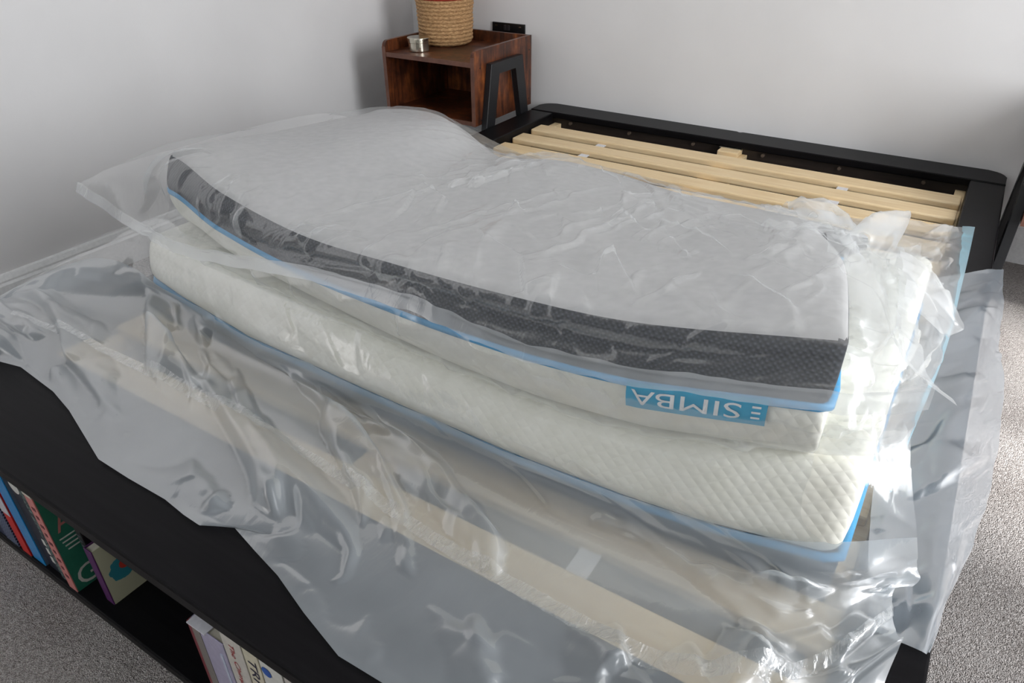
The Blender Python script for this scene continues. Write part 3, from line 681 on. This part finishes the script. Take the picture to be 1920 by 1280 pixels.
# ------------------------------------------------------------------ bedside tables
M_BASKET = None
def nightstand(mirror, label):
    # built for the stand at the bed's left; mirrored about the bed's middle for the other
    fx = (lambda x: x) if not mirror else (lambda x: 1.715 - x)
    def bx(name, lo_, hi, mat, parent, bev=.001):
        a, b = sorted((fx(lo_[0]), fx(hi[0]))); return box(name, (a, lo_[1], lo_[2]), (b, hi[1], hi[2]), mat, parent, bev)
    root = empty('bedside_table', (fx(-.2475), -.15, 0), label, 'bedside table', 'bedside tables beside the bed head')
    y0, y1, z0, z1 = -.354, .052, .288, .558; rr = .022
    side = [(y0, z0), (y1, z0), (y1, z1)] + [(y0 + rr - rr * math.sin(a), z1 - rr + rr * math.cos(a)) for a in [R(i * 15) for i in range(7)]]
    for xa in (-.465, -.045):
        a, b = sorted((fx(xa), fx(xa + .015))); s_ = prism('side_panel', side, 0, a, b, M_RUST, root, .001)
        a, b = sorted((fx(xa - .0004), fx(xa + .0154))); box('edge_band', (a, y0 - .0012, z0), (b, y0 + .0005, z1 - rr), M_EDGE, s_, 0)
        for py, pz in ((-.315, .305), (-.315, .495), (.035, .315), (.035, .505)):
            a, b = sorted((fx(-.0301), fx(-.0292)))
            if xa > -.1: box('screw_cap', (a, py - .003, pz - .003), (b, py + .003, pz + .003), M_METALBLK, s_, 0)
    tp = bx('top_board', (-.45, y0 + .004, .500), (-.045, y1 - .015, .517), M_RUST, root); bx('edge_band', (-.45, y0 + .002, .500), (-.045, y0 + .0045, .517), M_EDGE, tp, 0)
    bt = bx('bottom_board', (-.45, y0 + .004, z0), (-.045, y1 - .015, z0 + .016), M_RUST, root); bx('edge_band', (-.45, y0 + .002, z0), (-.045, y0 + .0045, z0 + .016), M_EDGE, bt, 0)
    bx('back_panel', (-.45, y1 - .015, z0), (-.045, y1, z1), M_RUST, root)
    leg = [(-.365, 0), (-.29, 0), (-.20, .466), (-.112, .466), (-.045, 0), (.035, 0), (-.054, .502), (-.274, .502)]
    leg = [(-.368, 0), (-.318, 0), (-.222, .464), (-.106, .464), (-.010, 0), (.040, 0), (-.054, .504), (-.274, .504)]
    for xa in (-.030, -.490):
        a, b = sorted((fx(xa), fx(xa + .025))); prism('leg_frame', leg, 0, a, b, M_METALBLK, root, .0015)
    return root
nightstand(False, 'rustic brown bedside table with black A-frame legs holding a woven basket and a tin')
nightstand(True, 'rustic brown bedside table with black A-frame legs at the window side of the bed')

# basket
t = NT('seagrass'); v = t.coord()
g = t.noise(t.mapping(v, (60, 60, 240)), 1.5, 4, .7)
t.pbr(t.ramp(g, [(.3, lin(122, 88, 56)), (.5, lin(182, 142, 98)), (.7, lin(216, 180, 134))]), .7, .3, 0, t.bump(g, .7, .004)); M_GRASS = t.m
t = NT('red_seagrass'); v = t.coord(); g = t.noise(t.mapping(v, (60, 60, 240)), 1.5, 4, .7)
t.pbr(t.ramp(g, [(.3, lin(130, 28, 22)), (.7, lin(190, 60, 44))]), .7, .3, 0, t.bump(g, .7, .004)); M_RED = t.m
BX, BY, BZ = -.362, -.075, .517
def basket_prof(z0, z1, n):
    pr = []
    for i in range(n * 6 + 1):
        f = i / (n * 6); z = z0 + (z1 - z0) * f; h = z - BZ
        r = .086 + .018 * min(1, h / .02) ** .5 + .006 * math.sin(h * 9)
        if h > .13: r += (h - .13) * .10
        pr.append((r + .0048 * abs(math.sin(math.pi * f * n)), z))
    return pr
bk = empty('woven_basket', (BX, BY, BZ), 'round woven seagrass basket with a red band at its top', 'basket')
body = [(.0005, BZ), (.07, BZ)] + basket_prof(BZ + .001, BZ + .170, 12)
vs, fs = lathe(body, 72); rnd = random.Random(3)
vs = [(BX + x * (1 + .008 * math.sin(7 * math.atan2(y, x) + z * 90)), BY + y * (1 + .008 * math.sin(7 * math.atan2(y, x) + z * 90)), z + .0012 * math.sin(23 * math.atan2(y, x))) for x, y, z in vs]
mesh_obj('basket_body', vs, fs, M_GRASS, bk, True)
pr = basket_prof(BZ + .170, BZ + .235, 4); pr += [(r - .010, z) for r, z in reversed(pr)]
vs, fs = lathe(pr, 72); mesh_obj('red_band', [(BX + x, BY + y, z) for x, y, z in vs], fs, M_RED, bk, True)
# tin
M_STEEL = plain('polished_tin', (214, 208, 192), .18, 1)
tn = empty('lidded_tin', (-.355, -.262, .517), 'small round silver tin with a lid on the bedside table', 'tin')
def at_(vs, c): return [(x + c[0], y + c[1], z) for x, y, z in vs]
vs, fs = lathe([(.0003, .5172), (.039, .5172), (.0415, .5180), (.042, .5195), (.042, .521), (.042, .550), (.042, .552)], 64); o = mesh_obj('tin_body', at_(vs, tn.location), fs, M_STEEL, tn, True)
vs, fs = lathe([(.0421, .5490), (.0432, .5490), (.0438, .5492), (.0440, .5500), (.0440, .5510), (.0440, .5650), (.0439, .5665), (.0430, .5676), (.0415, .5680), (.0400, .5680), (.0003, .5680)], 64); mesh_obj('tin_lid', at_(vs, tn.location), fs, M_STEEL, tn, True)
# wall socket
sk = empty('wall_socket', (-.185, YB, .55), 'black double wall socket plate above the bedside table', 'socket')
M_SOCK = plain('black_socket', (16, 16, 18), .3)
pl = box('face_plate', (-.266, YB - .008, .505), (-.106, YB + .0005, .580), M_SOCK, sk, .002)
for x in (-.200, -.184): box('rocker_switch', (x - .006, YB - .012, .553), (x + .006, YB - .007, .572), plain('rocker_grey', (46, 42, 44), .3), sk, .001)
for x in (-.245, -.128): box('screw_head', (x - .005, YB - .0095, .566), (x + .005, YB - .007, .570), M_STEEL, sk, .0005)
for cx in (-.232, -.142):
    for dx, dz in ((0, .012), (-.011, -.008), (.011, -.008)): box('pin_hole', (cx + dx - .003, YB - .0085, .535 + dz - .004), (cx + dx + .003, YB - .0075, .535 + dz + .004), plain('hole_dark', (4, 4, 4), .6), sk, 0)

# ------------------------------------------------------------------ books in the foot bookcase
M_PAGES = plain('book_pages', (214, 208, 192), .8)
def book(label, x0, x1, h, depth, y0, spine, front=None, group='books in the bed foot bookcase', back=None, tilt=0, pages=M_PAGES):
    root = empty('book', ((x0 + x1) / 2, y0 + depth / 2, .022), label, 'book', group)
    z0, z1 = .022, .022 + h; t_ = .0022
    box('spine', (x0, y0, z0), (x1, y0 + t_, z1), spine, root, .0008)
    box('cover', (x0, y0 + t_, z0), (x0 + t_, y0 + depth, z1), back or spine, root, 0)
    fc = box('cover', (x1 - t_, y0 + t_, z0), (x1, y0 + depth, z1), front or spine, root, 0)
    box('page_block', (x0 + t_, y0 + t_, z0 + .003), (x1 - t_, y0 + depth - .004, z1 - .003), pages, root, 0)
    root['_x'] = x1
    del root['_x']
    return root, fc
def spine_text(root, s, x, y, z, length, height, mat, shear=0.0, down=True):
    # reads from the top of the spine downwards: letters' up points to -x... to +x side
    text_on('spine_lettering', s, (x, y - .0006, z), (0, 0, -1), (1, 0, 0), length, height, mat, root, shear)
def pm(name, rgb, rough=.45): return plain('book_' + name, rgb, rough)
S = FY0 + .003
t = NT('book_navy_chevrons'); v = t.coord(); s = t.new('SeparateXYZ'); t.link(v, s.inputs[0])
zz = t.math('ADD', t.math('MULTIPLY', s.outputs[2], 900), t.math('MULTIPLY', t.math('PINGPONG', s.outputs[0], .018), 1300))
t.pbr(t.ramp(t.math('GREATER_THAN', t.math('SINE', zz), .35), [(0, lin(24, 33, 62)), (1, lin(120, 132, 158))]), .45); M_CHEV = t.m
book('navy book with a grey chevron patterned spine', .236, .280, .205, .15, S, M_CHEV)
book('plain dark navy book next to the chevron patterned one', .196, .234, .205, .15, S + .001, pm('navy', (26, 36, 66)))
r_, f_ = book('slim book with a spine half white and half red', .293, .322, .222, .15, S, pm('red', (196, 34, 28)), pm('red', (196, 34, 28)))
box('spine_panel', (.2932, S - .0006, .125), (.3218, S + .0004, .2435), pm('pale_grey', (208, 204, 210)), r_, 0)
r_, f_ = book('bright blue book with a glossy spine', .326, .366, .226, .15, S + .002, pm('azure', (28, 140, 206), .25), pm('grey_blue', (96, 112, 130)))
r_, f_ = book('dark navy book with a white circle at the head of its spine', .372, .412, .226, .15, S + .007, pm('ink', (22, 26, 42)))
vs, fs = lathe([(.0001, 0), (.015, 0)], 24); mesh_obj('spine_emblem', [(.392 + x, S + .0062, .228 + y) for x, y, z in vs], fs, pm('white', (214, 212, 204)), r_)
for k in range(3): box('spine_panel', (.398, S + .0062, .050 + k * .022), (.408, S + .0075, .064 + k * .022), pm('white', (214, 212, 204)), r_, 0)
t = NT('book_teal_leaves'); v = t.coord(); vo = t.new('TexVoronoi', feature='DISTANCE_TO_EDGE', i_Scale=95.0); t.link(v, vo.inputs['Vector'])
t.pbr(t.ramp(vo.outputs['Distance'], [(.06, lin(28, 38, 42)), (.22, lin(108, 128, 122))]), .5); M_LEAF = t.m
book('grey-green book with a dark leaf pattern on its spine', .416, .443, .226, .15, S + .004, M_LEAF)
r_, fc = book('book with a pink spine and a green cover lettered A and G', .446, .471, .232, .158, S, pm('salmon', (204, 128, 122)), pm('green', (44, 116, 94)))
box('worn_corner', (.446, S - .0006, .246), (.471, S + .012, .2545), pm('cream_wear', (212, 204, 188)), r_, 0)
M_SAL = pm('salmon', (204, 128, 122)); M_WHT = pm('white', (214, 212, 204))
text_on('cover_letter', 'A', (.4716, S + .012, .158), (0, 1, 0), (0, 0, 1), .030, .040, M_SAL, fc)
text_on('cover_letter', 'G', (.4716, S + .010, .028), (0, 1, 0), (0, 0, 1), .034, .042, M_WHT, fc)
for k in range(4): box('print_line', (.471, S + .010 + .002 * k, .143 - .009 * k), (.4717, S + .036 + .001 * k, .1455 - .009 * k), M_WHT, fc, 0)
for k in range(9): box('spine_mark', (.455, S - .0006, .055 + k * .02), (.465 - (k % 2) * .003, S + .0005, .062 + k * .02), pm('maroon', (96, 30, 36)), r_, 0)
r_, f_ = book('thin black book with yellow marks down its spine', .497, .515, .226, .15, S + .028, pm('black', (24, 22, 24)))
for k in range(6): box('spine_mark', (.500 + .001 * (k % 2), S + .0274, .178 + k * .0085), (.511 - .001 * (k % 3), S + .0285, .1835 + k * .0085), pm('yellow', (206, 176, 40)), r_, 0)
for k in range(5): box('spine_mark', (.502, S + .0274, .108 + k * .012), (.509, S + .0285, .1115 + k * .012), pm('grey_mark', (88, 100, 104)), r_, 0)
t = NT('book_splash_cover'); v = t.coord(); s = t.new('SeparateXYZ'); t.link(v, s.inputs[0])
n_ = t.noise(t.mapping(v, (1, 30, 60)), 1.0, 3, .6)
def blob(cy, cz, ry, rz):   # splash print
    a = t.math('POWER', t.math('DIVIDE', t.math('SUBTRACT', s.outputs[1], cy), ry), 2); b = t.math('POWER', t.math('DIVIDE', t.math('SUBTRACT', s.outputs[2], cz), rz), 2)
    return t.math('LESS_THAN', t.math('ADD', t.math('ADD', a, b), t.math('MULTIPLY', n_, 1.6)), 1.7)
m1 = t.new('MixRGB'); m1.inputs[1].default_value = lin(196, 196, 168); m1.inputs[2].default_value = lin(52, 142, 158); t.link(blob(-2.250, .085, .026, .024), m1.inputs[0])
m2 = t.new('MixRGB'); m2.inputs[2].default_value = lin(196, 62, 46); t.link(m1.outputs[0], m2.inputs[1]); t.link(blob(-2.246, .090, .011, .010), m2.inputs[0])
t.pbr(m2.outputs[0], .5); M_SPLASH = t.m
r_, fc = book('purple spined book with a cream cover showing a teal and red splash', .528, .550, .130, .15, S + .019, pm('purple', (84, 38, 92)), M_SPLASH)
for k in range(3): box('print_line', (.550, S + .045 + .006 * k, .136 - .007 * k), (.5507, S + .085, .1375 - .007 * k), pm('grey_print', (90, 90, 88)), fc, 0)
# second row of books, right of the empty gap
G2 = 'books right of the empty shelf gap'
book('yellowish paperback pushed back behind the red edged book', .806, .822, .218, .12, S + .035, pm('straw', (176, 160, 92)), group=G2)
r_, f_ = book('lilac book with a dark red edge and a white paper slip on top', .846, .919, .196, .15, S, pm('lilac', (176, 170, 194), .3), group=G2)
box('red_edge', (.8455, S - .0008, .022), (.853, S + .006, .218), pm('dark_red', (122, 42, 50)), r_, 0)
box('grey_edge', (.853, S - .0008, .022), (.870, S + .004, .214), pm('warm_grey', (128, 122, 116)), r_, 0)
box('paper_slip', (.848, S - .003, .2165), (.886, S + .03, .2185), pm('slip_white', (226, 226, 232)), r_, 0)
box('gloss_strip', (.906, S - .0009, .03), (.911, S + .001, .19), pm('pale_blue', (196, 204, 222), .2), r_, 0)
r_, f_ = book('white paperback with red lettering down its spine', .922, .962, .228, .15, S, pm('bone', (206, 200, 190)), group=G2)
spine_text(r_, 'The Chimp Paradox', .933, S, .236, .165, .013, pm('red_print', (178, 26, 40)), .25)
r_, f_ = book('cream book with tall handwritten lettering on its spine', .965, .994, .230, .15, S, pm('cream', (212, 204, 180)), group=G2)
spine_text(r_, 'TRIGGER', .972, S, .234, .14, .016, pm('ink_print', (36, 30, 62)), .15)
r_, f_ = book('white book with a small blue round emblem on its spine', .997, .1038e1, .228, .15, S, pm('white', (214, 212, 204)), group=G2)
vs, fs = lathe([(.0001, 0), (.009, 0)], 24); mesh_obj('spine_emblem', [(1.008 + x, S - .0006, .232 + y) for x, y, z in vs], fs, pm('emblem_blue', (30, 84, 168)), r_)
book('off-white book at the end of the bottom shelf row', 1.042, 1.078, .229, .15, S, pm('offwhite', (198, 190, 182)), group=G2)
